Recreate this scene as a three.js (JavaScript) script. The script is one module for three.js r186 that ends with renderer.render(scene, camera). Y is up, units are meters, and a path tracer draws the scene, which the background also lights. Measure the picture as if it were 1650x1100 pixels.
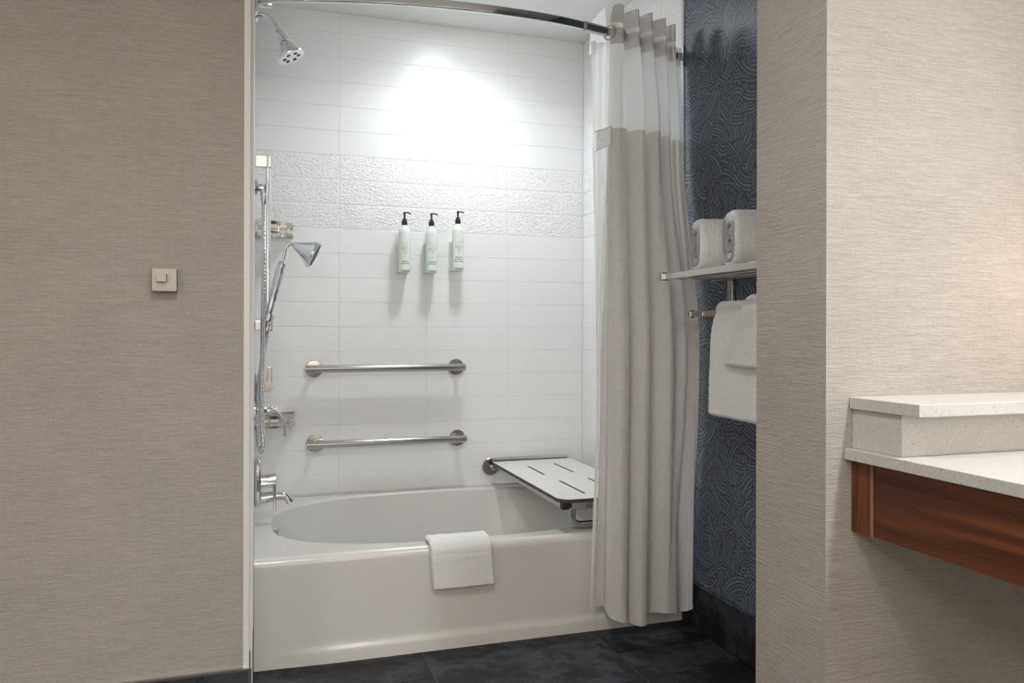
import * as THREE from 'three';
import { RoundedBoxGeometry } from 'three/addons/geometries/RoundedBoxGeometry.js';
import { mergeGeometries, mergeVertices, toCreasedNormals } from 'three/addons/utils/BufferGeometryUtils.js';
import { ImprovedNoise } from 'three/addons/math/ImprovedNoise.js';
import { RectAreaLightUniformsLib } from 'three/addons/lights/RectAreaLightUniformsLib.js';

// ───────────────────────── camera, lights, exposure ─────────────────────────
const scene = new THREE.Scene();
const camera = new THREE.PerspectiveCamera(46.67, 1650 / 1100, 0.05, 40);
camera.position.set(0.0085, 1.0785, 3.5724);
camera.rotation.set(0, -0.312, 0.0023, 'YXZ');
camera.setViewOffset(1650, 1100, 0, 18.8, 1650, 1100);
scene.add(camera);
const renderer = new THREE.WebGLRenderer({ antialias: true });
renderer.toneMapping = THREE.LinearToneMapping;
renderer.toneMappingExposure = 1.04;
renderer.shadowMap.enabled = true;
renderer.shadowMap.type = THREE.PCFSoftShadowMap;
RectAreaLightUniformsLib.init();
scene.background = new THREE.Color(0x000000);

const CEIL = 2.48;
const LAMPS = {
  tub: { pos: [0.86, CEIL, 0.46], color: [0.91, 0.965, 1.0], power: 4.7, area: 31, spread: 1.36, soft: 1, glow: 5 },
  foyer: { pos: [0.05, CEIL, 2.75], color: [1.0, 0.985, 0.96], power: 9, area: 0, spread: 1.3, soft: 1, glow: 5 },  // out of view, placed to light the curtain, towels and left wall
  vanity: { pos: [1.30, CEIL, 3.35], color: [0.92, 0.965, 1.0], power: 20, area: 0, spread: 1.2, soft: 1, glow: 5 },  // out of view, placed to light the partition and the counter
  fillShades: { color: [1.0, 0.98, 0.95], glow: 3, at: [[-1.9, 1.35, 4.3, 2.6], [-0.35, 1.75, 4.75, 2.2], [0.75, 1.35, 4.85, 1.5]] },  // lamps added behind the viewpoint as soft frontal fill
  sconce: { color: [1.0, 0.74, 0.46], power: 0.10, glow: 2.5 },  // out of view, placed for the warm glow at the partition's right end
};

// ───────────────────────── small helpers ─────────────────────────
const counts = {};
function numbered(n) { counts[n] = (counts[n] || 0) + 1; return counts[n] === 1 ? n : `${n}_${String(counts[n] - 1).padStart(3, '0')}`; }
function rng(seed) { let s = seed >>> 0; return () => { s = (s + 0x6D2B79F5) >>> 0; let t = s; t = Math.imul(t ^ (t >>> 15), t | 1); t ^= t + Math.imul(t ^ (t >>> 7), t | 61); return ((t ^ (t >>> 14)) >>> 0) / 4294967296; }; }
const noise = new ImprovedNoise();
const N3 = (x, y, z = 0) => noise.noise(x, y, z);
const V = (x, y, z) => new THREE.Vector3(x, y, z);
const lerp = (a, b, t) => a + (b - a) * t;
const smooth = (a, b, x) => { const t = Math.min(1, Math.max(0, (x - a) / (b - a))); return t * t * (3 - 2 * t); };

function boxUV(g) {            // uv in metres by the dominant normal
  const p = g.attributes.position, n = g.attributes.normal, uv = new Float32Array(p.count * 2);
  for (let i = 0; i < p.count; i++) {
    const ax = Math.abs(n.getX(i)), ay = Math.abs(n.getY(i)), az = Math.abs(n.getZ(i));
    let u, v;
    if (ax >= ay && ax >= az) { u = p.getZ(i); v = p.getY(i); } else if (ay >= az) { u = p.getX(i); v = p.getZ(i); } else { u = p.getX(i); v = p.getY(i); }
    uv[2 * i] = u; uv[2 * i + 1] = v;
  }
  g.setAttribute('uv', new THREE.BufferAttribute(uv, 2)); return g;
}
function flat(g) { return g.index ? g.toNonIndexed() : g; }
function merge(list) {
  const gs = list.map((g) => { const f = flat(g); for (const k of Object.keys(f.attributes)) if (!['position', 'normal', 'uv'].includes(k)) f.deleteAttribute(k); return f; });
  return gs.length === 1 ? gs[0] : mergeGeometries(gs);
}
// box between two corners, edges rounded by r
function bx(x0, x1, y0, y1, z0, z1, r = 0) {
  const w = x1 - x0, h = y1 - y0, d = z1 - z0;
  const g = r > 0 ? new RoundedBoxGeometry(w, h, d, 2, Math.min(r, w / 2.01, h / 2.01, d / 2.01)) : new THREE.BoxGeometry(w, h, d);
  g.translate((x0 + x1) / 2, (y0 + y1) / 2, (z0 + z1) / 2);
  return boxUV(flat(g));
}
function cyl(a, b, r0, r1 = r0, seg = 28) {      // capped cylinder from point a to point b
  const A = V(...a), B = V(...b), d = B.clone().sub(A), L = d.length();
  const g = new THREE.CylinderGeometry(r1, r0, L, seg, 1);
  g.translate(0, L / 2, 0);
  g.applyQuaternion(new THREE.Quaternion().setFromUnitVectors(V(0, 1, 0), d.normalize()));
  g.translate(A.x, A.y, A.z); return flat(g);
}
function lathe(profile, a, dir, seg = 36) {      // profile [[r, h], ...] about the axis dir from point a
  const g = new THREE.LatheGeometry(profile.map(([r, h]) => new THREE.Vector2(Math.max(r, 1e-5), h)), seg);
  g.applyQuaternion(new THREE.Quaternion().setFromUnitVectors(V(0, 1, 0), V(...dir).normalize()));
  g.translate(...a); return toCreasedNormals(g, 0.6);
}
class Poly extends THREE.Curve {                 // polyline with rounded corners
  constructor(pts, rad) {
    super(); const P = pts.map((p) => V(...p)); const path = new THREE.CurvePath();
    let prev = P[0];
    for (let i = 1; i < P.length - 1; i++) {
      const a = P[i].clone().sub(P[i - 1]), b = P[i + 1].clone().sub(P[i]); const r = Math.min(rad, a.length() * 0.49, b.length() * 0.49);
      const s = P[i].clone().addScaledVector(a.normalize(), -r), e = P[i].clone().addScaledVector(b.normalize(), r);
      path.add(new THREE.LineCurve3(prev, s)); path.add(new THREE.QuadraticBezierCurve3(s, P[i], e)); prev = e;
    }
    path.add(new THREE.LineCurve3(prev, P[P.length - 1])); this.path = path;
  }
  getPoint(t, o) { const p = this.path.getPointAt(Math.min(1, Math.max(0, t))); return o ? o.copy(p) : p; }
}
function capTube(curve, n, r, seg = 14) {
  const g = flat(new THREE.TubeGeometry(curve, n, r, seg, false));
  const parts = [g];
  for (const [t, s] of [[0, -1], [1, 1]]) {
    const c = new THREE.CircleGeometry(r, seg); const tan = curve.getTangentAt(t).multiplyScalar(s);
    c.applyQuaternion(new THREE.Quaternion().setFromUnitVectors(V(0, 0, 1), tan)); const p = curve.getPointAt(t); c.translate(p.x, p.y, p.z); parts.push(flat(c));
  }
  return merge(parts);
}
const pipe = (pts, r, rad = 0.03, n = 48, seg = 16) => capTube(new Poly(pts, rad), n, r, seg);
const spline = (pts, r, n = 80, seg = 12) => capTube(new THREE.CatmullRomCurve3(pts.map((p) => V(...p))), n, r, seg);
// surface from f(u, v) -> [x, y, z]; uvf gives texture coordinates in metres
function surf(nu, nv, f, uvf, closedU = false) {
  const pos = [], uv = [], idx = [];
  for (let j = 0; j <= nv; j++) for (let i = 0; i <= nu; i++) { const u = i / nu, v = j / nv; pos.push(...f(u, v)); uv.push(...(uvf ? uvf(u, v) : [u, v])); }
  for (let j = 0; j < nv; j++) for (let i = 0; i < nu; i++) { const a = j * (nu + 1) + i, b = a + 1, c = a + nu + 1, d = c + 1; idx.push(a, b, d, a, d, c); }
  const g = new THREE.BufferGeometry();
  g.setAttribute('position', new THREE.Float32BufferAttribute(pos, 3)); g.setAttribute('uv', new THREE.Float32BufferAttribute(uv, 2)); g.setIndex(idx); g.computeVertexNormals();
  if (closedU) { const n = g.attributes.normal; for (let j = 0; j <= nv; j++) { const a = j * (nu + 1), b = a + nu; const m = V(n.getX(a) + n.getX(b), n.getY(a) + n.getY(b), n.getZ(a) + n.getZ(b)).normalize(); n.setXYZ(a, m.x, m.y, m.z); n.setXYZ(b, m.x, m.y, m.z); } }
  return flat(g);
}
function shadow(m) { m.castShadow = true; m.receiveShadow = true; return m; }
function thing(name, label, category, group) { const o = new THREE.Group(); o.name = numbered(name); o.userData = { label, category }; if (group) o.userData.group = group; scene.add(o); return o; }
function part(name, geo, mat, parent, label) { const m = shadow(new THREE.Mesh(Array.isArray(geo) ? merge(geo) : geo, mat)); m.name = name; if (label) m.userData.label = label; parent.add(m); return m; }
function single(name, geo, mat, label, category, group) { const m = part(numbered(name), geo, mat, scene, label); m.userData.category = category; if (group) m.userData.group = group; return m; }
function structure(name) { const o = new THREE.Group(); o.name = name; o.userData.kind = 'structure'; scene.add(o); return o; }
function structMesh(name, geo, mat) { const m = part(name, geo, mat, scene); m.userData.kind = 'structure'; return m; }

// ───────────────────────── procedural textures ─────────────────────────
function canvasTex(w, h, draw, srgb = true) {
  const c = document.createElement('canvas'); c.width = w; c.height = h; draw(c.getContext('2d'), w, h);
  const t = new THREE.CanvasTexture(c); if (srgb) t.colorSpace = THREE.SRGBColorSpace; t.wrapS = t.wrapT = THREE.RepeatWrapping; t.magFilter = THREE.LinearFilter; return t;
}
function dataTex(w, h, f, srgb = true) {
  const d = new Uint8Array(w * h * 4);
  for (let y = 0; y < h; y++) for (let x = 0; x < w; x++) { const c = f(x, y); const i = (y * w + x) * 4; for (let k = 0; k < 3; k++) d[i + k] = Math.max(0, Math.min(255, Array.isArray(c) ? c[k] : c)); d[i + 3] = 255; }
  const t = new THREE.DataTexture(d, w, h, THREE.RGBAFormat); if (srgb) t.colorSpace = THREE.SRGBColorSpace; t.wrapS = t.wrapT = THREE.RepeatWrapping; t.magFilter = THREE.LinearFilter; t.minFilter = THREE.LinearMipmapLinearFilter; t.generateMipmaps = true; t.needsUpdate = true; return t;
}
const rep = (t, sx, sy = sx) => { t.repeat.set(1 / sx, 1 / sy); return t; };
// tileable value noise on a lattice of cw x ch cells
function lattice(cw, ch, seed) {
  const r = rng(seed), a = new Float32Array(cw * ch); for (let i = 0; i < a.length; i++) a[i] = r();
  return (u, v) => { const x = u * cw, y = v * ch, x0 = Math.floor(x), y0 = Math.floor(y); let fx = x - x0, fy = y - y0; fx = fx * fx * (3 - 2 * fx); fy = fy * fy * (3 - 2 * fy);
    const g = (i, j) => a[(((j % ch) + ch) % ch) * cw + (((i % cw) + cw) % cw)];
    return lerp(lerp(g(x0, y0), g(x0 + 1, y0), fx), lerp(g(x0, y0 + 1), g(x0 + 1, y0 + 1), fx), fy); };
}
// woven grasscloth: 0.9 m square
const weave = (() => {
  const S = 1024, A = lattice(70, 900, 11), B = lattice(22, 420, 12), C = lattice(900, 60, 13), D = lattice(7, 9, 14), E = lattice(1024, 1024, 15), h = new Float32Array(S * S);
  for (let y = 0; y < S; y++) for (let x = 0; x < S; x++) { const u = x / S, v = y / S; h[y * S + x] = 0.42 * (A(u, v) - 0.5) + 0.30 * (B(u, v) - 0.5) + 0.16 * (C(u, v) - 0.5) + 0.14 * (D(u, v) - 0.5) + 0.30 * (E(u, v) - 0.5); }
  return { S, h };
})();
const weaveMap = rep(dataTex(weave.S, weave.S, (x, y) => { const k = 1 + 0.22 * weave.h[y * weave.S + x]; return [155 * k, 149 * k, 142 * k]; }), 0.9);
const weaveBump = rep(dataTex(weave.S, weave.S, (x, y) => 128 + 220 * weave.h[y * weave.S + x], false), 0.9);
// bundles of curved bands on dark blue grey: 1.0 m square
const knotMap = rep(canvasTex(2048, 2048, (c, W, H) => {
  c.fillStyle = '#2c3138'; c.fillRect(0, 0, W, H); const r = rng(77); c.lineCap = 'butt';
  for (let k = 0; k < 2600; k++) {
    const x = r() * W, y = r() * H, R = 70 + r() * r() * 520, n = 2 + Math.floor(r() * 2.6), w = 19 + r() * 7, a0 = r() * Math.PI * 2, len = Math.min(1.7, (120 + r() * 190) / R);
    for (const ox of [-W, 0, W]) for (const oy of [-H, 0, H]) {
      const cx = x + ox - R * Math.cos(a0 + len / 2), cy = y + oy - R * Math.sin(a0 + len / 2);
      if (x + ox < -420 || x + ox > W + 420 || y + oy < -420 || y + oy > H + 420) continue;
      for (let i = 0; i < n; i++) { const rr = R + (i - (n - 1) / 2) * w; if (rr < 14) continue;
        c.strokeStyle = '#272b32'; c.lineWidth = w + 5; c.beginPath(); c.arc(cx, cy, rr, a0, a0 + len); c.stroke(); }
      for (let i = 0; i < n; i++) { const rr = R + (i - (n - 1) / 2) * w; if (rr < 14) continue;
        c.strokeStyle = ['#687382', '#606a79', '#707b8a'][i % 3]; c.lineWidth = w - 6.5; c.beginPath(); c.arc(cx, cy, rr, a0 + 4 / rr, a0 + len - 4 / rr); c.stroke(); }
    }
  }
}), 1.15);
// dark slate look of the floor tiles: 1.3 m square
const slate = (() => {
  const L = [lattice(5, 6, 21), lattice(13, 17, 22), lattice(40, 52, 23), lattice(140, 150, 24), lattice(500, 500, 25), lattice(9, 30, 26)];
  return (u, v) => { const a = 0.32 * L[0](u, v) + 0.26 * L[1](u, v) + 0.2 * L[2](u, v) + 0.14 * L[3](u, v) + 0.14 * L[4](u, v); const st = L[5](u, v) * L[2](v, u); return [a, st]; };
})();
const slateMap = rep(dataTex(1024, 1024, (x, y) => { const [a, st] = slate(x / 1024, y / 1024); let k = 8 + 44 * smooth(0.40, 0.60, a); if (st > 0.46) k *= 0.5; return [k * 0.9, k * 0.99, k * 1.1]; }), 1.3);
const slateBump = rep(dataTex(512, 512, (x, y) => 255 * slate(x / 512, y / 512)[0], false), 1.3);
// waffle weave: one repeat holds 8 x 8 cells of 7 mm
const waf = (x, y) => { const fx = Math.abs(((x / 16) % 1) - 0.5) * 2, fy = Math.abs(((y / 16) % 1) - 0.5) * 2; return Math.max(fx, fy); };
const waffleMap = rep(dataTex(128, 128, (x, y) => { const k = 0.86 + 0.14 * smooth(0.45, 1, waf(x, y)); return [250 * k, 246 * k, 243 * k]; }), 0.036);
const waffleBump = rep(dataTex(128, 128, (x, y) => 255 * smooth(0.3, 1, waf(x, y)), false), 0.036);
const sheerMap = rep(dataTex(64, 64, (x, y) => { const k = (x % 4 < 2) === (y % 4 < 2) ? 1 : 0.965; return [246 * k, 247 * k, 247 * k]; }), 0.03);
const terryN = [lattice(64, 64, 31), lattice(128, 128, 32), lattice(17, 17, 33)];
const terryBump = rep(dataTex(256, 256, (x, y) => { const u = x / 256, v = y / 256; return 255 * (0.45 * terryN[0](u, v) + 0.4 * terryN[1](u, v) + 0.15 * terryN[2](u, v)); }, false), 0.12);
const quartzMap = rep(canvasTex(1024, 1024, (c, W, H) => {
  c.fillStyle = '#b3b0ab'; c.fillRect(0, 0, W, H); const r = rng(41);
  for (let i = 0; i < 14000; i++) { const t = r(); c.fillStyle = t < 0.3 ? `rgba(120,110,102,${0.35 + r() * 0.5})` : t < 0.36 ? 'rgba(74,62,54,.9)' : t < 0.7 ? 'rgba(245,243,240,.7)' : 'rgba(196,190,183,.6)'; const s = 0.6 + r() * r() * (t > 0.3 && t < 0.36 ? 2.6 : 2.2); c.beginPath(); c.ellipse(r() * W, r() * H, s, s * (0.6 + r() * 0.5), r() * 3, 0, 7); c.fill(); }
}), 0.42);
const woodTex = (() => { const A = lattice(6, 160, 51), B = lattice(3, 24, 52), C = lattice(60, 500, 53), D = lattice(4, 7, 54);
  return rep(dataTex(1024, 512, (x, y) => { const u = x / 1024, v = y / 512; const w = v + 0.10 * (D(u, v) - 0.5); let k = 0.2 * A(u, w) + 0.65 * B(u, w) + 0.15 * C(u, v); k = smooth(0.15, 0.85, k); return [lerp(66, 112, k), lerp(35, 62, k), lerp(19, 31, k)]; }), 0.9, 0.3); })();

// ───────────────────────── materials ─────────────────────────
const std = (o) => new THREE.MeshStandardMaterial(o);
const phys = (o) => new THREE.MeshPhysicalMaterial(o);
const M = {
  tile: std({ color: 0xf1f1f1, roughness: 0.3 }),
  reliefTile: std({ color: 0xf1f1f1, roughness: 0.3 }),
  grout: std({ color: 0xe6e4e0, roughness: 0.8 }),
  paintWhite: std({ color: 0xe4e4e2, roughness: 0.6 }),
  ceiling: std({ color: 0xf0f0ee, roughness: 0.8 }),
  guard: std({ color: 0xcdcdcb, roughness: 0.35 }),
  beige: std({ map: weaveMap, bumpMap: weaveBump, bumpScale: 0.0012, roughness: 0.85 }),
  beigePlain: std({ color: 0xc9bfb2, roughness: 0.85 }),
  knot: std({ map: knotMap, roughness: 0.42 }),
  slate: std({ map: slateMap, bumpMap: slateBump, bumpScale: 0.002, roughness: 0.62 }),
  slateGrout: std({ color: 0x6a6866, roughness: 0.9 }),
  tub: phys({ color: 0xcfcdc9, roughness: 0.24, clearcoat: 0.3, clearcoatRoughness: 0.12 }),
  chrome: std({ color: 0xd4d6d8, metalness: 1, roughness: 0.07 }),
  steel: std({ color: 0xb9b7b4, metalness: 1, roughness: 0.2 }),
  nickel: std({ color: 0xc6c2bc, metalness: 1, roughness: 0.2 }),
  darkRubber: std({ color: 0x1d1d1e, roughness: 0.6 }),
  seatWhite: std({ color: 0xdcdad6, roughness: 0.35 }),
  seatCore: std({ color: 0x3d3a37, roughness: 0.5 }),
  waffle: phys({ map: waffleMap, bumpMap: waffleBump, bumpScale: 0.0012, roughness: 1, transmission: 0.24, thickness: 0, side: THREE.DoubleSide }),
  sheer: phys({ map: sheerMap, roughness: 1, transmission: 0.38, thickness: 0, side: THREE.DoubleSide }),
  liner: phys({ color: 0xf4f5f4, roughness: 1, transmission: 0.5, thickness: 0, side: THREE.DoubleSide }),
  terry: std({ color: 0xf6f5f3, roughness: 1, bumpMap: terryBump, bumpScale: 0.004 }),
  bottle: phys({ color: 0xeef3ed, roughness: 0.3, transmission: 0.15, thickness: 0 }),
  holder: std({ color: 0xdfe3dd, roughness: 0.35 }),
  black: std({ color: 0x161617, roughness: 0.4 }),
  quartz: std({ map: quartzMap, roughness: 0.28 }),
  wood: std({ map: woodTex, roughness: 0.42 }),
  satin: std({ color: 0xa7a199, metalness: 0.75, roughness: 0.5 }),
  nozzle: std({ color: 0x55585a, roughness: 0.6 }),
  mirror: std({ color: 0xe0e2e2, metalness: 1, roughness: 0.02 }),
};

// ───────────────────────── the room ─────────────────────────
const W = 1.524, TUBZ = 0.958, ROW = 0.1085, BAND0 = 1.5245, BAND1 = 1.85;
const rows = []; for (let y = BAND0; y > 0.3; y -= ROW) rows.push([y - ROW, y, 'low']);
for (let i = 0; i < 3; i++) rows.push([BAND0 + i * ROW, BAND0 + (i + 1) * ROW, 'band']);
for (let y = BAND1; y < CEIL - 0.01; y += ROW) rows.push([y, Math.min(y + ROW, CEIL), 'high']);
// rippled relief of the three decorative rows (metres)
const ripple = (s, y) => { const q = s + 0.004 * N3(s * 90, y * 90, 3.1), w = y + 0.28 * s + 0.004 * N3(s * 70, y * 90, 7.7); const a = N3(q * 92, w * 165, 1.3), b = N3(q * 170, w * 250, 5.5); return 0.0019 * (1 - 2.4 * Math.abs(a)) + 0.0009 * b; };
const tileGeoCache = new Map();
function plainTile(len, h) { const k = `${len.toFixed(4)},${h.toFixed(4)}`; if (!tileGeoCache.has(k)) { const g = new RoundedBoxGeometry(len, h, 0.012, 1, 0.0013); tileGeoCache.set(k, boxUV(flat(g))); } return tileGeoCache.get(k); }
function reliefTile(s0, s1, y0, y1, step) {      // in the wall's own frame: s along, y up, z out
  const nu = Math.round((s1 - s0) / step), nv = Math.round((y1 - y0) / step);
  const cx = (s0 + s1) / 2, cy = (y0 + y1) / 2;
  return surf(nu + 2, nv + 2, (u, v) => { const i = Math.min(nu, Math.max(0, Math.round(u * (nu + 2)) - 1)), j = Math.min(nv, Math.max(0, Math.round(v * (nv + 2)) - 1)); const rim = (u === 0 || u === 1 || v === 0 || v === 1);
    const s = s0 + (s1 - s0) * i / nu, y = y0 + (y1 - y0) * j / nv; const e = Math.min(s - s0, s1 - s, y - y0, y1 - y); return [s - cx, y - cy, rim ? -0.006 : 0.0045 + ripple(s, y) * smooth(0, 0.006, e)]; }, (u, v) => [lerp(s0, s1, u), lerp(y0, y1, v)]);
}
// a tiled face: group frame maps s -> along, z -> out of the wall
function tileWall(parent, cutsOf, toWorld, turn, yMin, step) {
  for (const [y0, y1, kind] of rows) {
    const lo = Math.max(y0, yMin); if (y1 - lo < 0.02) continue;
    const cuts = cutsOf(kind);
    for (let i = 0; i + 1 < cuts.length; i++) {
      const gap = 0.0004, a = cuts[i] + gap, b = cuts[i + 1] - gap, c = lo + gap, d = y1 - gap;
      const g = kind === 'band' ? reliefTile(a, b, c, d, step) : plainTile(b - a, d - c);
      const m = part('tile', g, kind === 'band' ? M.reliefTile : M.tile, parent);
      m.position.set(...toWorld((a + b) / 2, (c + d) / 2)); m.rotation.y = turn;
    }
  }
}
{ const w = structure('wall_back');
  part('backing', bx(-0.2, W + 0.2, 0, CEIL, -0.15, -0.0014), M.grout, w);
  tileWall(w, (k) => (k === 'low' ? [0, 0.356, 0.748, 1.1395, W] : k === 'band' ? [0, 0.355, 0.747, 1.139, W] : [0, 0.3545, 1.139, W]), (s, y) => [s, y, -0.006], 0, 0.33, 0.0022); }
{ const w = structure('wall_alcove_left');
  part('backing', bx(-0.12, -0.0014, 0, CEIL, -0.0085, 1.2), M.grout, w);
  tileWall(w, () => [-1.2, -0.79, -0.4, 0], (s, y) => [-0.006, y, -s], Math.PI / 2, 0.17, 0.006); }
{ const w = structure('wall_alcove_right');
  part('backing', bx(W + 0.0014, W + 0.12, 0, CEIL, -0.0085, TUBZ - 0.008), M.grout, w);
  tileWall(w, () => [0, 0.39, 0.782, TUBZ - 0.008], (s, y) => [W + 0.006, y, s], -Math.PI / 2, 0.33, 0.005); }
structMesh('wall_bath_right', bx(W, W + 0.12, 0, CEIL, TUBZ, 2.16), M.knot);
structMesh('trim_1', bx(W - 0.006, W + 0.01, 0.165, CEIL, TUBZ - 0.01, TUBZ + 0.004, 0.002), M.guard);
structMesh('wall_partition', bx(1.009, 2.2, 0, CEIL, 2.146, 2.36), M.beige);
structMesh('wall_left', bx(-2.6, -0.0115, 0, CEIL, 1.2, 1.316), M.beige);
structMesh('trim_2', merge([bx(-0.0255, -0.0095, 0.16, CEIL, 1.3165, 1.319, 0.001), bx(-0.0112, -0.0095, 0.165, CEIL, 1.201, 1.318, 0.0005)]), M.guard);
structMesh('wall_vanity_right', bx(1.62, 1.74, 0, CEIL, 2.36, 5.2), M.beigePlain);
structMesh('wall_front', bx(-2.7, 1.74, 0, CEIL, 5.2, 5.32), M.beigePlain);
structMesh('wall_far_left', bx(-2.72, -2.6, 0, CEIL, 1.2, 5.32), M.beigePlain);
structMesh('ceiling', bx(-2.72, 2.2, CEIL, CEIL + 0.1, -0.15, 5.32), M.ceiling);
{ const f = structure('floor');
  part('grout_bed', bx(-2.72, 2.2, -0.08, -0.002, -0.15, 5.32), M.slateGrout, f);
  const cols = [-2.553, -1.935, -1.317, -0.699, -0.081, 0.537, 1.155, 1.773]; let ci = 0;
  for (const x0 of cols) { const off = ci % 2 ? 1.37 : 1.165; ci++;
    for (let k = -1; k < 4; k++) { const z0 = off + (k - 1) * 1.236 + 1.236; const za = Math.max(0.9, z0), zb = Math.min(5.2, z0 + 1.236); if (zb - za < 0.05) continue;
      const g = bx(x0 + 0.0012, x0 + 0.618 - 0.0012, -0.012, 0, za + 0.0012, zb - 0.0012, 0.0012); const uv = g.attributes.uv; for (let i = 0; i < uv.count; i++) uv.setXY(i, uv.getX(i) + ci * 0.37, uv.getY(i) + k * 0.51 + ci * 0.23);
      part('tile', g, M.slate, f); } } }
const BH = 0.165;
{ const b = structure('baseboard_right'); part('board', bx(W - 0.010, W, 0.002, BH, TUBZ + 0.012, 2.146, 0.001), M.slate, b); part('edge_strip', bx(W - 0.0115, W, BH, BH + 0.003, TUBZ + 0.012, 2.146), M.steel, b); }
{ const b = structure('baseboard_left');
  part('board', bx(-2.6, -0.004, 0.002, BH - 0.006, 1.316, 1.326, 0.001), M.slate, b); part('edge_strip', bx(-2.6, -0.0035, BH - 0.006, BH, 1.316, 1.328), M.steel, b);
  { const g = bx(-0.0115, -0.0105, 0.002, BH, TUBZ + 0.012, 1.316), p = g.attributes.position; for (let i = 0; i < p.count; i++) if (p.getX(i) > -0.011) p.setX(i, p.getZ(i) > 1.2 ? -0.0105 : -0.0008); g.computeVertexNormals(); part('return_board', g, M.slate, b); }
  part('corner_strip', [bx(-0.0115, -0.0035, 0.002, BH - 0.006, 1.3235, 1.3275)], M.steel, b); }

// ───────────────────────── bathtub ─────────────────────────
{ const t = thing('bathtub', 'white glossy bathtub with a plain apron set in the tiled alcove', 'bathtub');
  const cx = 0.737, cz = 0.462, N = 128;
  const se = (th, hx, hz, n, ox = 0, oz = 0) => { const c = Math.cos(th), s = Math.sin(th); return [cx + ox + hx * Math.sign(c) * Math.pow(Math.abs(c), 2 / n), cz + oz + hz * Math.sign(s) * Math.pow(Math.abs(s), 2 / n)]; };
  const RIM = 0.350;
  const ring = [];                                // [fn(theta) -> [x, z], y]
  const outer = (th) => { const c = Math.cos(th), s = Math.sin(th); const k = 1 / Math.max(Math.abs(c), Math.abs(s)); return [0.762 + 0.761 * c * k, 0.4665 + 0.4655 * s * k]; };
  ring.push([outer, RIM]);
  ring.push([(th) => { const a = outer(th), b = se(th, 0.688, 0.428, 2.75); return [lerp(a[0], b[0], 0.8), lerp(a[1], b[1], 0.8)]; }, RIM]);
  for (let i = 0; i <= 6; i++) { const a = i / 6 * Math.PI / 2; const inset = 0.016 * Math.sin(a), dy = 0.016 * (1 - Math.cos(a)); ring.push([(th) => se(th, 0.688 - inset, 0.428 - inset, 2.75), RIM - dy]); }
  for (let i = 1; i <= 8; i++) { const k = i / 8; ring.push([(th) => se(th, lerp(0.672, 0.57, k), lerp(0.412, 0.335, k), lerp(2.75, 3.1, k), lerp(0, -0.035, k)), lerp(RIM - 0.016, 0.095, k)]); }
  for (let i = 1; i <= 6; i++) { const a = i / 6 * Math.PI / 2; const inset = 0.06 * (1 - Math.cos(a)); ring.push([(th) => se(th, 0.57 - inset, 0.335 - inset, 3.1, -0.035), 0.095 - 0.05 * Math.sin(a)]); }
  ring.push([(th) => se(th, 0.02, 0.02, 2, -0.035), 0.040]);
  const basin = surf(N, ring.length - 1, (u, v) => { const [f, y] = ring[Math.round(v * (ring.length - 1))]; const p = f(-u * Math.PI * 2); return [p[0], y, p[1]]; }, null, true);
  // front apron: profile swept along x
  const prof = []; prof.push([0.932, RIM]); for (let i = 1; i <= 8; i++) { const a = i / 8 * Math.PI / 2 * 0.96; prof.push([0.932 + 0.024 * Math.sin(a), RIM - 0.030 * (1 - Math.cos(a))]); }
  prof.push([0.956, 0.30], [0.954, 0.2], [0.953, 0.075], [0.9535, 0.062], [0.956, 0.052], [0.960, 0.044], [0.9625, 0.034], [0.9625, 0.0]);
  const pc = prof; const apron = surf(60, pc.length - 1, (u, v) => { const [z, y] = pc[Math.round(v * (pc.length - 1))]; const x = 0.001 + u * 1.522; const f = smooth(0.02, 0.28, x); const zz = y < 0.07 ? lerp(0.9535, z, f) : z; return [x, y, zz]; });
  // back lip against the wall
  const lip = bx(0.001, 1.523, RIM - 0.01, RIM + 0.007, 0.0, 0.012, 0.004);
  part('shell', [basin, apron, lip], M.tub, t);
  const ov = part('overflow_plate', [lathe([[0, 0.010], [0.022, 0.010], [0.031, 0.006], [0.033, 0], [0.033, -0.01]], [0.064, 0.305, 0.485], [1, 0.22, 0])], M.chrome, t, 'chrome overflow plate');
  part('trip_lever', [bx(0.066, 0.086, 0.298, 0.334, 0.470, 0.500, 0.006), bx(0.058, 0.090, 0.326, 0.338, 0.466, 0.504, 0.005)], M.chrome, ov); }

// ───────────────────────── grab bars ─────────────────────────
function grabBar(y, label, dx) {
  const t = thing('grab_bar', label, 'grab bar', 'grab bars on the back wall');
  part('bar', [lathe([[0, 0], [0.0145, 0], [0.016, 0.0015], [0.016, 0.708], [0.0145, 0.7095], [0, 0.7095]], [0.209 + dx, y, 0.055], [1, 0, 0], 32)], M.steel, t);
  for (const x of [0.248 + dx, 0.887 + dx]) { const f = part('flange', [lathe([[0.0385, 0], [0.0385, 0.004], [0.036, 0.007], [0.012, 0.009], [0, 0.009]], [x, y - 0.001, 0.0005], [0, 0, 1])], M.steel, t); part('post', [cyl([x, y, 0.006], [x, y, 0.055], 0.012)], M.steel, f); }
  return t;
}
grabBar(0.907, 'upper brushed steel grab bar on the white tiled back wall', 0);
grabBar(0.579, 'lower brushed steel grab bar, just above the bathtub back rim', 0.006);

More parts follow.
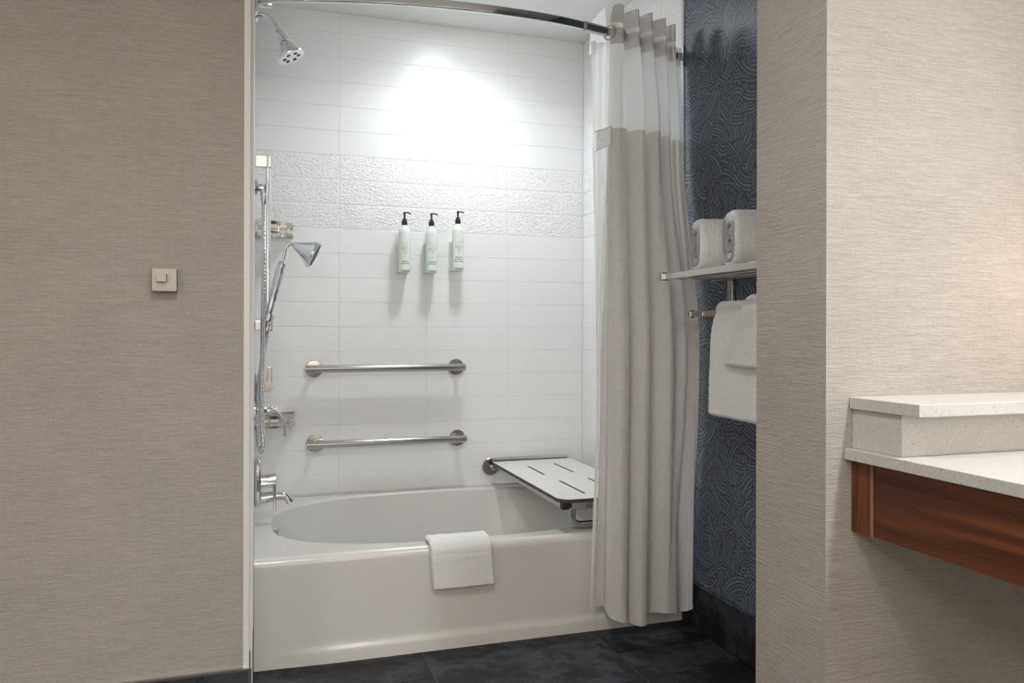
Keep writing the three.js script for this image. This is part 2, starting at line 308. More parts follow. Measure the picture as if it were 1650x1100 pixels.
// ───────────────────────── folding shower seat ─────────────────────────
{ const t = thing('folding_bench', 'white folding bench seat with dark slots, hinged over the bathtub', 'seat');
  const x0 = 1.047, x1 = 1.43, z0 = 0.07, z1 = 0.925, y = 0.468, r = 0.05;
  const rr = (s, X0, X1, Z0, Z1, R, C) => { s.moveTo(X0 + 0.012, Z0); s.lineTo(X1 - 0.012, Z0); s.quadraticCurveTo(X1, Z0, X1, Z0 + 0.012); s.lineTo(X1, Z1 - R); s.absarc(X1 - R, Z1 - R, R, 0, Math.PI / 2, false); s.lineTo(X0 + R, Z1); s.absarc(X0 + R, Z1 - R, R, Math.PI / 2, Math.PI, false); s.lineTo(X0, Z0 + 0.012); s.quadraticCurveTo(X0, Z0, X0 + 0.012, Z0); };
  const slot = (cxx, za, zb) => { const h = new THREE.Path(), w = 0.0055; h.moveTo(cxx - w, za); h.absarc(cxx, za, w, Math.PI, 0, false); h.lineTo(cxx + w, zb); h.absarc(cxx, zb, w, 0, Math.PI, false); h.closePath(); return h; };
  const shape = new THREE.Shape(); rr(shape, x0, x1, z0, z1, r);
  const slots = [[1.164, 0.226, 0.438], [1.304, 0.19, 0.42], [1.176, 0.585, 0.84], [1.309, 0.566, 0.82]];
  for (const s of slots) shape.holes.push(slot(...s));
  const slab = (yb, h, bev) => { const g = new THREE.ExtrudeGeometry(shape, { depth: h, bevelEnabled: bev > 0, bevelSize: bev, bevelThickness: bev, bevelOffset: -bev, bevelSegments: 2, curveSegments: 10 }); g.rotateX(Math.PI / 2); g.translate(0, yb + h, 0); return boxUV(flat(g)); };
  part('board', slab(y - 0.0135, 0.0125, 0), M.seatCore, t, 'dark core of the board');
  part('top_sheet', slab(y - 0.001, 0.0016, 0.0005), M.seatWhite, t);
  for (const [sx, sz] of [[1.09, 0.13], [1.39, 0.12], [1.09, 0.83], [1.39, 0.83]]) part('screw', [lathe([[0.005, 0], [0.005, 0.0006], [0, 0.0012]], [sx, y + 0.0006, sz], [0, 1, 0], 14)], M.steel, t);
  part('frame', [bx(1.062, 1.085, y - 0.038, y - 0.0137, 0.09, 0.885, 0.003), bx(1.392, 1.415, y - 0.038, y - 0.0137, 0.09, 0.885, 0.003), bx(1.094, 1.40, y - 0.040, y - 0.0137, 0.885, 0.912, 0.003), bx(1.085, 1.392, y - 0.036, y - 0.0137, 0.45, 0.475, 0.003)], M.steel, t);
  for (const x of [1.061, 1.391]) { part('end_cap', [bx(x, x + 0.026, y - 0.0395, y - 0.0137, 0.882, 0.913, 0.002)], M.darkRubber, t); }
  part('hinge_tube', [lathe([[0, 0], [0.0115, 0], [0.0125, 0.001], [0.0125, 0.368], [0.0115, 0.369], [0, 0.369]], [1.052, 0.472, 0.048], [1, 0, 0]), cyl([1.108, 0.472, 0.048], [1.110, 0.472, 0.048], 0.0132), cyl([1.372, 0.472, 0.048], [1.374, 0.472, 0.048], 0.0132)], M.steel, t);
  for (const x of [1.055, 1.405]) { const f = part('flange', [lathe([[0.041, 0], [0.041, 0.005], [0.038, 0.008], [0.014, 0.010], [0, 0.010]], [x, 0.436, 0.0005], [0, 0, 1])], M.steel, t);
    part('pivot', [lathe([[0, 0.03], [0.006, 0.03], [0.011, 0.026], [0.013, 0.018], [0.013, 0]], [x + 0.006, 0.433, 0.006], [0.1, 0, 1])], M.steel, f); }
  part('hinge_block', [bx(1.068, 1.084, y - 0.036, y - 0.014, 0.062, 0.088, 0.002)], M.darkRubber, t);
  part('leg', [pipe([[1.105, 0.445, 0.895], [1.105, 0.368, 0.895], [1.385, 0.368, 0.895], [1.385, 0.445, 0.895]], 0.0125, 0.045, 90, 18)], M.steel, t); }

// ───────────────────────── pump bottles ─────────────────────────
function labelTex(lines, lead) {
  return canvasTex(512, 1024, (c, w, h) => {
    c.fillStyle = '#e9f0e7'; c.fillRect(0, 0, w, h);
    c.strokeStyle = 'rgba(150,168,150,.75)'; c.lineWidth = 3; c.strokeRect(90, 150, w - 180, 560);
    const r = rng(lead); c.lineWidth = 5;
    for (let i = 0; i < 9; i++) { const x = 130 + i * 30; c.strokeStyle = `rgba(140,160,142,${0.35 + 0.3 * r()})`; c.beginPath(); c.moveTo(256 + (r() - 0.5) * 60, 700); c.bezierCurveTo(256, 560, x, 480, x + (r() - 0.5) * 60, 190 + r() * 120); c.stroke();
      for (let k = 0; k < 5; k++) { const y = 260 + k * 70 + r() * 30; c.beginPath(); c.moveTo(x, y); c.quadraticCurveTo(x + (i % 2 ? 22 : -22), y - 20, x + (i % 2 ? 30 : -30), y - 52); c.stroke(); } }
    c.fillStyle = '#e9f0e7'; c.globalAlpha = 0.75; c.fillRect(100, 375, w - 200, 110); c.globalAlpha = 1;
    c.textAlign = 'center'; c.fillStyle = '#8d9a90'; c.font = '38px serif'; c.fillText('❀ ─────', 256, 128);
    c.fillStyle = '#343b38'; c.font = '76px sans-serif'; c.fillText('ALICE · O', 256, 440); c.font = '34px sans-serif'; c.fillText('botanicals', 256, 482);
    c.fillStyle = '#20262a'; c.font = 'bold 54px sans-serif'; lines.forEach((l, i) => c.fillText(l, 256, 800 - (lines.length - 2) * 56 + i * 60));
  });
}
function pumpBottle(x, y, lines, label, lead) {
  const t = thing('pump_bottle', label, 'bottle', 'pump bottles on the back wall');
  const z = 0.052, R = 0.0265;
  part('body', [lathe([[0, 0], [R - 0.004, 0], [R - 0.001, 0.0015], [R, 0.005], [R, 0.168], [R - 0.0015, 0.178], [R - 0.006, 0.190], [R - 0.013, 0.199], [0.013, 0.203], [0.012, 0.206], [0, 0.206]], [x, y, z], [0, 1, 0], 44)], M.bottle, t);
  const lg = new THREE.CylinderGeometry(R + 0.0003, R + 0.0003, 0.160, 40, 1, true, -1.05, 2.1); lg.rotateY(-0.08); lg.translate(x, y + 0.084, z);
  const lt = labelTex(lines, lead); lt.wrapS = lt.wrapT = THREE.ClampToEdgeWrapping; part('label', flat(lg), std({ map: lt, roughness: 0.35 }), t, 'pale green printed label');
  const p = part('pump_collar', [lathe([[0.0125, 0.205], [0.0128, 0.206], [0.0125, 0.224], [0.0105, 0.227], [0.009, 0.228], [0.009, 0.234], [0.006, 0.236], [0, 0.236]], [x, y, z], [0, 1, 0], 28)], M.black, t, 'black pump collar');
  part('spout', [cyl([x, y + 0.232, z], [x, y + 0.257, z], 0.0035, 0.0048, 18), spline([[x - 0.005, y + 0.2605, z + 0.001], [x + 0.006, y + 0.262, z - 0.001], [x + 0.018, y + 0.2625, z - 0.004], [x + 0.030, y + 0.259, z - 0.007]], 0.0028, 24, 10), lathe([[0.0048, 0.2555], [0.0062, 0.2575], [0.0062, 0.262], [0.004, 0.264], [0, 0.264]], [x, y, z], [0, 1, 0], 20)], M.black, p);
  part('wall_bracket', [bx(x - 0.030, x + 0.022, y - 0.003, y + 0.128, 0.0005, 0.024, 0.004), bx(x - 0.030, x + 0.022, y - 0.006, y + 0.0, 0.002, 0.070, 0.002)], M.holder, t, 'white wall bracket holding the bottle');
}
pumpBottle(0.637, 1.340, ['SHAMPOO', 'SHAMPOOING'], 'first pump bottle from the left, shampoo with a two line name', 5);
pumpBottle(0.760, 1.341, ['CONDITIONER', 'REVITALISANT'], 'conditioner pump bottle in the middle of the three on the tiles', 6);
pumpBottle(0.883, 1.356, ['BODY WASH', 'GEL DOUCHE', 'POUR LE CORPS'], 'rightmost pump bottle, body wash, hung slightly higher than the others', 7);

// ───────────────────────── fittings on the left tiled wall ─────────────────────────
const ZF = 0.47;
{ const t = thing('overhead_shower', 'chrome overhead shower on a curved arm high on the left wall', 'shower head');
  part('flange', [lathe([[0.036, 0], [0.036, 0.003], [0.028, 0.009], [0.016, 0.013], [0, 0.013]], [0.0005, 2.252, ZF], [1, 0, 0])], M.chrome, t);
  part('arm', [spline([[0.006, 2.252, ZF], [0.035, 2.251, ZF], [0.056, 2.240, ZF], [0.075, 2.213, ZF], [0.088, 2.192, ZF]], 0.0105, 40, 18)], M.chrome, t);
  const a = [0.082, 2.200, ZF], d = [0.44, -0.89, 0.12];
  const h = part('head', [lathe([[0, 0], [0.012, 0], [0.015, 0.004], [0.016, 0.012], [0.0245, 0.045], [0.0245, 0.050], [0.022, 0.052], [0.026, 0.058], [0.034, 0.085], [0.039, 0.098], [0.0505, 0.102], [0.0525, 0.106], [0.051, 0.111], [0.046, 0.112], [0, 0.1115]], a, d, 44)], M.chrome, t);
  const D = V(...d).normalize(), c = V(...a).addScaledVector(D, 0.1115), e1 = V(1, 0, 0).addScaledVector(D, -D.x).normalize(), e2 = D.clone().cross(e1);
  for (let i = 0; i < 6; i++) { const k = i / 6 * Math.PI * 2, p = c.clone().addScaledVector(e1, 0.028 * Math.cos(k)).addScaledVector(e2, 0.028 * Math.sin(k)); part('spray_nozzle', [lathe([[0.0075, 0], [0.0075, 0.0015], [0.005, 0.003], [0, 0.003]], p.toArray(), d, 16)], M.nozzle, h); } }
{ const t = thing('slide_bar', 'vertical chrome slide bar with square brackets beside the hose', 'slide bar');
  part('rail', [lathe([[0, 0], [0.0095, 0], [0.0105, 0.001], [0.0105, 0.670], [0.0095, 0.671], [0, 0.671]], [0.047, 1.067, ZF], [0, 1, 0], 28)], M.chrome, t);
  for (const [y0, y1] of [[1.682, 1.728], [1.074, 1.112]]) { const b = part('bracket', [bx(0.0005, 0.046, y0, y1, ZF - 0.012, ZF + 0.012, 0.003)], M.chrome, t); part('end_plate', [bx(0.046, 0.060, y0, y1, ZF - 0.014, ZF + 0.014, 0.003)], M.chrome, b); }
  const s = part('slider', [bx(0.030, 0.066, 1.070, 1.120, ZF + 0.006, ZF + 0.030, 0.008)], M.chrome, t);
  part('cradle', [lathe([[0.013, -0.016], [0.020, -0.015], [0.021, 0.008], [0.018, 0.014], [0.013, 0.014]], [0.050, 1.124, ZF + 0.042], [0.38, 0.92, 0.0], 28), cyl([0.048, 1.112, ZF + 0.02], [0.048, 1.118, ZF + 0.034], 0.008)], M.chrome, s); }
{ const t = thing('hand_shower', 'chrome hand shower with bell head resting in the slide bar cradle', 'hand shower');
  const z = ZF + 0.042, a = [0.044, 1.108, z], dirv = V(0.066, 0.27, 0).normalize(), dir = dirv.toArray();
  part('handle', [lathe([[0, -0.03], [0.007, -0.03], [0.009, -0.02], [0.009, 0], [0.0125, 0.01], [0.0125, 0.025], [0.0135, 0.055], [0.0150, 0.10], [0.0165, 0.15], [0.0165, 0.19], [0.0150, 0.222], [0.012, 0.226], [0.007, 0.228], [0, 0.229]], a, dir, 32)], M.chrome, t);
  const b = V(...a).addScaledVector(dirv, 0.222);
  part('neck', [spline([b.toArray(), [b.x + 0.008, b.y + 0.030, z], [b.x + 0.014, b.y + 0.056, z], [b.x + 0.026, b.y + 0.070, z], [b.x + 0.042, b.y + 0.071, z]], 0.0058, 40, 14)], M.chrome, t);
  const hb = [b.x + 0.040, b.y + 0.071, z];
  const hd = part('head', [lathe([[0, 0], [0.010, 0], [0.013, 0.004], [0.016, 0.012], [0.026, 0.034], [0.041, 0.060], [0.050, 0.074], [0.0535, 0.079], [0.053, 0.086], [0.048, 0.089], [0, 0.090]], hb, [0.86, -0.42, 0.12], 44)], M.chrome, t);
  const D = V(0.86, -0.42, 0.12).normalize(); const c = V(...hb).addScaledVector(D, 0.0885); part('spray_face', [lathe([[0.044, 0], [0.044, 0.002], [0, 0.003]], c.toArray(), D.toArray(), 36)], M.nozzle, hd); }
{ const t = thing('shower_hose', 'ribbed chrome hose hanging in a long loop from its wall outlet', 'hose');
  const pts = [[0.022, 1.545, ZF + 0.06], [0.022, 1.48, ZF + 0.062], [0.022, 1.27, ZF + 0.065], [0.019, 1.02, ZF + 0.065], [0.017, 0.84, ZF + 0.065], [0.018, 0.72, ZF + 0.065], [0.021, 0.648, ZF + 0.058], [0.014, 0.628, ZF + 0.052], [0.006, 0.655, ZF + 0.046], [0.002, 0.74, ZF + 0.04], [0.006, 0.87, ZF + 0.036], [0.022, 0.99, ZF + 0.038], [0.033, 1.052, ZF + 0.042], [0.037, 1.080, ZF + 0.042]].map(([x, y, z]) => [x + 0.010, y, z]);
  const curve = new THREE.CatmullRomCurve3(pts.map((p) => V(...p)));
  const n = 900, g = new THREE.TubeGeometry(curve, n, 0.0084, 10, false); const p = g.attributes.position;
  for (let i = 0; i <= n; i++) { const c = curve.getPointAt(i / n), k = 1 + 0.13 * Math.sin(i * Math.PI * 2 / 4.5); for (let j = 0; j <= 10; j++) { const q = i * 11 + j; p.setXYZ(q, c.x + (p.getX(q) - c.x) * k, c.y + (p.getY(q) - c.y) * k, c.z + (p.getZ(q) - c.z) * k); } }
  g.computeVertexNormals(); part('hose', flat(g), M.chrome, t);
  part('connector', [lathe([[0.0075, 0], [0.0095, 0.002], [0.011, 0.03], [0.012, 0.034], [0.012, 0.046], [0, 0.046]], [0.032, 1.535, ZF + 0.06], [0, 1, 0], 24)], M.chrome, t);
  const nut = part('end_nut', [lathe([[0, -0.03], [0.0075, -0.03], [0.0085, -0.018], [0.0105, -0.012], [0.0105, 0.0], [0.009, 0.003], [0.009, 0.010], [0.0105, 0.012], [0.0105, 0.022], [0, 0.022]], [0.045, 1.080, ZF + 0.042], [0.2, 0.97, 0], 20)], M.nickel, t);
  const o = part('wall_outlet', [lathe([[0.027, 0], [0.027, 0.004], [0.024, 0.009], [0.015, 0.012], [0.0135, 0.02], [0.0135, 0.034], [0, 0.034]], [0.0005, 1.596, ZF + 0.06], [1, 0, 0]), lathe([[0, -0.02], [0.012, -0.018], [0.0135, -0.01], [0.0135, 0.008], [0.011, 0.015], [0, 0.018]], [0.032, 1.594, ZF + 0.06], [0, 1, 0])], M.chrome, t); }
{ const t = thing('diverter_valve', 'small chrome diverter valve with an upright paddle lever', 'valve');
  const y = 0.866; part('wall_plate', [bx(0.0005, 0.008, y - 0.042, y + 0.046, ZF - 0.03, ZF + 0.03, 0.004)], M.chrome, t);
  part('stem', [cyl([0.006, y, ZF], [0.045, y, ZF], 0.0125)], M.chrome, t);
  const hub = part('hub', [lathe([[0, -0.03], [0.018, -0.03], [0.0205, -0.027], [0.0205, 0.026], [0.019, 0.028], [0, 0.0285]], [0.046, y, ZF], [0, 0, 1], 36)], M.chrome, t);
  part('lever', [bx(0.044, 0.064, y + 0.014, y + 0.072, ZF - 0.022, ZF - 0.014, 0.0035)], M.chrome, hub); }
{ const t = thing('shower_valve', 'chrome shower valve with a bell body and drooping curved lever', 'valve');
  const y = 0.772; part('escutcheon', [lathe([[0.066, 0], [0.066, 0.003], [0.058, 0.008], [0.03, 0.013], [0.022, 0.018], [0, 0.018]], [0.0005, y - 0.008, ZF], [1, 0, 0], 48)], M.chrome, t);
  part('body', [lathe([[0.013, 0.010], [0.016, 0.016], [0.0195, 0.023], [0.0195, 0.030], [0.015, 0.040], [0.0125, 0.052], [0.0125, 0.058], [0, 0.058]], [0.0, y + 0.002, ZF], [1, 0, 0], 36)], M.chrome, t);
  const r = part('ring', [lathe([[0.0125, 0], [0.0165, 0.001], [0.0175, 0.0045], [0.0165, 0.008], [0.0125, 0.009], [0.0125, 0]], [0.055, y + 0.002, ZF], [1, 0, 0], 32)], M.chrome, t);
  part('lever', [spline([[0.060, y + 0.004, ZF], [0.076, y + 0.005, ZF], [0.090, y - 0.008, ZF + 0.002], [0.102, y - 0.036, ZF + 0.003], [0.108, y - 0.066, ZF + 0.003], [0.109, y - 0.096, ZF + 0.003]], 0.0068, 50, 14)], M.chrome, r); }
{ const t = thing('tub_valve', 'chrome bath mixer with a tall oval plate and straight lever', 'valve');
  const y = 0.512; const s = new THREE.Shape(), hw = 0.062, hh = 0.092, n = 40; for (let i = 0; i < n; i++) { const a = i / n * Math.PI * 2, c = Math.cos(a), q = Math.sin(a); const px = hw * Math.sign(c) * Math.pow(Math.abs(c), 0.62), py = hh * Math.sign(q) * Math.pow(Math.abs(q), 0.62); i ? s.lineTo(px, py) : s.moveTo(px, py); }
  const g = new THREE.ExtrudeGeometry(s, { depth: 0.004, bevelEnabled: true, bevelSize: 0.008, bevelThickness: 0.010, bevelSegments: 5, bevelOffset: -0.008 }); g.rotateY(Math.PI / 2); g.translate(0.0105, y, ZF);
  part('escutcheon', toCreasedNormals(flat(g), 0.5), M.chrome, t);
  const hub = part('hub', [lathe([[0, 0.02], [0.0225, 0.02], [0.0225, 0.047], [0.0265, 0.048], [0.0265, 0.0765], [0.025, 0.0785], [0, 0.0785]], [0.0, y, ZF], [1, 0, 0], 40)], M.chrome, t);
  part('lever', [bx(0.067, 0.0785, y - 0.112, y + 0.012, ZF + 0.006, ZF + 0.020, 0.004)], M.chrome, hub); }
{ const t = thing('tub_spout', 'chrome bath spout with a downturned tip below the mixer', 'spout');
  const sc = new THREE.CatmullRomCurve3([[0.001, 0.445], [0.04, 0.448], [0.08, 0.4525], [0.104, 0.4515], [0.121, 0.443], [0.130, 0.426]].map(([x, y]) => V(x, y, ZF)));
  const tip = sc.getPoint(1), tt = sc.getTangent(1);
  part('body', [surf(28, 40, (u, v) => { const a = u * Math.PI * 2, p = sc.getPointAt(v), t = sc.getTangentAt(v), r = lerp(0.0235, 0.0155, smooth(0, 0.85, v)); return [p.x - t.y * r * Math.cos(a), p.y + t.x * r * Math.cos(a), ZF + r * Math.sin(a)]; }, null, true), cyl([tip.x - tt.x * 0.004, tip.y - tt.y * 0.004, ZF], [tip.x - tt.x * 0.003, tip.y - tt.y * 0.003, ZF], 0.0154)], M.chrome, t);
  part('wall_ring', [lathe([[0.029, 0], [0.029, 0.006], [0.024, 0.009]], [0.0005, 0.442, ZF], [1, 0, 0])], M.chrome, t); }
function cornerBasket(y, label, s) {
  const t = thing('corner_basket', label, 'basket', 'corner baskets in the left corner'); const L = 0.165 * s;
  const arc = (yy, h, w, off) => { // flat curved rail between the walls
    const pts = []; for (let i = 0; i <= 20; i++) { const a = i / 20 * Math.PI / 2; pts.push([Math.cos(a), Math.sin(a)]); }
    const P = (k, r) => { const [c, q] = pts[k]; return [0.003 + r * Math.pow(c, 0.8), 0.003 + r * Math.pow(q, 0.8)]; };
    const f = (r, y0, y1, r2) => surf(20, 1, (u, v) => { const k = Math.round(u * 20), p = P(k, v ? r2 : r); return [p[0], v ? y1 : y0, p[1]]; });
    const a = L - off, b = L - off - w; return [f(a, yy, yy + h, a), f(b, yy + h, yy, b), f(a, yy + h, yy + h, b), f(b, yy, yy, a)]; };
  part('upper_rail', [...arc(y + 0.036, 0.014, 0.003, 0), bx(0.001, L, y + 0.036, y + 0.050, 0.001, 0.004), bx(0.001, 0.004, y + 0.036, y + 0.050, 0.001, L)], M.nickel, t);
  part('lower_rail', [...arc(y, 0.007, 0.012, 0), bx(0.001, L, y, y + 0.007, 0.001, 0.010), bx(0.001, 0.010, y, y + 0.007, 0.001, L)], M.nickel, t);
  const wires = []; for (let i = 1; i < 9; i++) { const x = L * i / 9, zz = L * Math.pow(Math.max(0, 1 - Math.pow(i / 9, 2.2)), 1 / 2.2) - 0.004; wires.push(bx(x - 0.002, x + 0.002, y + 0.001, y + 0.005, 0.006, Math.max(0.02, zz))); }
  part('grid', wires, M.nickel, t);
  for (const [x, z] of [[L * 0.60, L * 0.775], [L * 0.86, L * 0.38], [L * 0.93, 0.006], [0.006, L * 0.93], [L * 0.36, L * 0.90]]) part('post', [bx(x - 0.004, x + 0.004, y + 0.004, y + 0.04, z - 0.004, z + 0.004, 0.001)], M.nickel, t);
}
cornerBasket(1.478, 'upper steel corner basket beside the top of the slide bar', 0.95);
cornerBasket(0.670, 'lower steel corner basket behind the curved valve lever', 1);

// ───────────────────────── curtain rod, curtain, liner ─────────────────────────
const ROD = [[-0.004, 0.99], [0.06, 1.025], [0.129, 1.052], [0.33, 1.108], [0.538, 1.141], [0.76, 1.152], [0.96, 1.138], [1.08, 1.112], [1.2, 1.078], [1.36, 1.018], [W - 0.006, 0.945]];
const RODY = 2.098;
{ const t = thing('curtain_rod', 'long bowed flat chrome curtain rod spanning the bathtub opening', 'curtain rod');
  const cv = new THREE.CatmullRomCurve3(ROD.map(([x, z]) => V(x, RODY, z)));
  const prof = []; const hw = 0.007, hh = 0.0135, r = 0.004; for (const [sx, sy, a0] of [[1, 1, 0], [-1, 1, 1], [-1, -1, 2], [1, -1, 3]]) for (let i = 0; i <= 3; i++) { const a = (a0 + i / 3) * Math.PI / 2; prof.push([sx * (hw - r) + r * Math.cos(a), sy * (hh - r) + r * Math.sin(a)]); }
  const np = prof.length; part('rail', surf(np, 120, (u, v) => { const p = cv.getPointAt(v), tg = cv.getTangentAt(v), nx = -tg.z, nz = tg.x; const q = prof[Math.round(u * np) % np]; return [p.x + nx * q[0], p.y + q[1], p.z + nz * q[0]]; }, null), M.chrome, t);
  for (const [x, z, s] of [[0.0, 0.99, 1], [W, 0.945, -1]]) part('wall_mount', [bx(Math.min(x, x + s * 0.010), Math.max(x, x + s * 0.010), RODY - 0.038, RODY + 0.038, z - 0.022, z + 0.022, 0.004), bx(Math.min(x, x + s * 0.05), Math.max(x, x + s * 0.05), RODY - 0.0165, RODY + 0.0165, z - 0.012, z + 0.012, 0.003)], M.chrome, t);
  const a = cv.getPointAt(0.685), b = cv.getPointAt(0.74); part('sleeve', [pipe([a.toArray(), b.toArray()], 0.0165, 0.001, 4, 24)], M.nickel, t); }
// plan of the curtain: key points (x, z) alternate crest and trough, at the header, window foot and hem
const PLAN = {                                     // [x, z, parameter]
  2.19: [[1.157, 1.100, 0], [1.166, 1.112, 1], [1.192, 1.118, 2], [1.207, 1.100, 3], [1.205, 1.045, 4], [1.232, 1.062, 5], [1.262, 1.100, 6], [1.276, 1.080, 7], [1.272, 1.020, 8], [1.295, 1.045, 9], [1.322, 1.085, 10], [1.335, 1.062, 11], [1.332, 1.005, 12], [1.355, 1.02, 13], [1.392, 1.056, 14], [1.402, 1.030, 15], [1.402, 0.985, 16], [1.425, 0.99, 17], [1.452, 1.018, 18], [1.463, 0.995, 19], [1.470, 0.965, 20], [1.505, 0.96, 21]],
  1.77: [[1.160, 1.075, 0], [1.166, 1.094, 1], [1.192, 1.112, 2], [1.219, 1.098, 3], [1.218, 1.040, 4], [1.240, 1.065, 5], [1.272, 1.116, 6], [1.292, 1.098, 7], [1.290, 1.030, 8], [1.308, 1.052, 9], [1.338, 1.108, 10], [1.356, 1.088, 11], [1.354, 1.010, 12], [1.372, 1.025, 13], [1.402, 1.070, 14], [1.416, 1.044, 15], [1.418, 0.99, 16], [1.438, 0.998, 17], [1.466, 1.030, 18], [1.480, 1.008, 19], [1.486, 0.975, 20], [1.508, 0.985, 21]],
  1.0: [[1.160, 1.020, 0], [1.182, 1.018, 0.6], [1.174, 1.065, 1.1], [1.170, 1.104, 1.6], [1.192, 1.130, 2.4], [1.222, 1.124, 3.2], [1.236, 1.066, 4], [1.246, 1.090, 4.8], [1.270, 1.132, 6], [1.297, 1.124, 7], [1.309, 1.062, 8], [1.320, 1.056, 8.8], [1.346, 1.098, 10], [1.378, 1.120, 10.8], [1.402, 1.104, 11.4], [1.412, 1.056, 12], [1.420, 1.044, 12.8], [1.436, 1.075, 14], [1.458, 1.090, 15], [1.474, 1.062, 16], [1.490, 1.070, 18], [1.508, 1.095, 21]],
  0.08: [[1.159, 0.985, 0], [1.186, 0.983, 0.6], [1.172, 1.050, 1.1], [1.164, 1.110, 1.5], [1.184, 1.142, 2.3], [1.208, 1.136, 3.1], [1.219, 1.076, 4], [1.232, 1.105, 4.8], [1.258, 1.140, 6], [1.283, 1.132, 7], [1.295, 1.078, 8], [1.306, 1.062, 8.8], [1.335, 1.085, 10], [1.375, 1.112, 11.2], [1.412, 1.108, 13], [1.428, 1.080, 14], [1.436, 1.046, 15.2], [1.450, 1.042, 16], [1.475, 1.068, 18], [1.496, 1.074, 19.3], [1.506, 1.050, 20.3], [1.510, 1.040, 21]],
};
const planKeys = Object.keys(PLAN).map(Number).sort((a, b) => b - a);
const planCurves = planKeys.map((k) => { const P = PLAN[k], c = new THREE.CatmullRomCurve3(P.map(([x, z]) => V(x, 0, z)), false, 'centripetal');
  return { getPoint(u) { const K = u * 21; let i = 0; while (i < P.length - 2 && K > P[i + 1][2]) i++; return c.getPoint((i + (K - P[i][2]) / (P[i + 1][2] - P[i][2])) / (P.length - 1)); } }; });
function planAt(u, y) {
  let i = 0; while (i < planKeys.length - 2 && y < planKeys[i + 1]) i++;
  const t = smooth(0, 1, (planKeys[i] - y) / (planKeys[i] - planKeys[i + 1])), a = planCurves[i].getPoint(u), b = planCurves[i + 1].getPoint(u);
  const k = y < 1.7 ? 0.004 * N3(u * 7, y * 1.8, 4.4) + 0.0012 * N3(u * 22, y * 6, 9.1) : 0.0010 * N3(u * 20, y * 8, 2.2);
  return [lerp(a.x, b.x, t), lerp(a.z, b.z, t) + k];
}
const arc = (() => { const n = 800, L = [0]; let p = planCurves[2].getPoint(0); for (let i = 1; i <= n; i++) { const q = planCurves[2].getPoint(i / n); L.push(L[i - 1] + p.distanceTo(q)); p = q; } return (u) => { const x = u * n, i = Math.min(n - 1, Math.floor(x)); return lerp(L[i], L[i + 1], x - i); }; })();   // run of the cloth along its folds, m
function curtainStrip(yTop, yBot, nv, off = 0) {
  const nu = 420; return surf(nu, nv, (u, v) => { const y = lerp(yTop(u), yBot(u), v); const [x, z] = planAt(u, y); return [x + off * 0.3, y, z + off]; }, (u, v) => [arc(u), lerp(yTop(u), yBot(u), v)]);
}
{ const t = thing('shower_curtain', 'grey waffle shower curtain with a white window band, drawn to the right', 'curtain');
  const crest = (u) => { const k = u * 21; let h = 0; for (const c of [2.2, 6.3, 10.3, 14.3, 18.3]) { const d = k < c ? (c - k) / 2.3 : (k - c) / 1.6; h = Math.max(h, 1 - Math.pow(d, 5)); } return Math.max(0, h); };
  const K = (y) => () => y;
  part('header_band', [curtainStrip((u) => 2.128 + 0.062 * crest(u), K(2.127), 10)], M.waffle, t);
  part('slit_tape', [curtainStrip(K(2.127), K(2.111), 2, -0.002)], M.liner, t, 'white tape over the ring slits');
  part('header_band', [curtainStrip(K(2.111), K(2.056), 6)], M.waffle, t);
  part('window_panel', [curtainStrip(K(2.056), K(1.770), 30)], M.sheer, t, 'white sheer window band');
  const hemY = (u) => 0.082 + 0.012 * Math.sin(u * 13 + 1) - 0.004 * u;
  part('body', [curtainStrip(K(1.770), (u) => hemY(u) + 0.012, 180)], M.waffle, t, 'grey waffle weave cloth');
  part('hem', [curtainStrip((u) => hemY(u) + 0.012, hemY, 2, 0.0015), curtainStrip((u) => hemY(u) + 0.012, hemY, 2, -0.0015)], M.waffle, t);
  const cv = new THREE.CatmullRomCurve3(ROD.map(([x, z]) => V(x, RODY, z)));
  for (const [x, z] of [[1.158, 1.092], [1.205, 1.075], [1.272, 1.05], [1.332, 1.03], [1.402, 1.00]]) { const g = new THREE.TorusGeometry(0.024, 0.003, 10, 36); g.rotateY(Math.PI / 2 + 0.45); g.translate(x, RODY, z); part('ring', flat(g), M.steel, t); } }
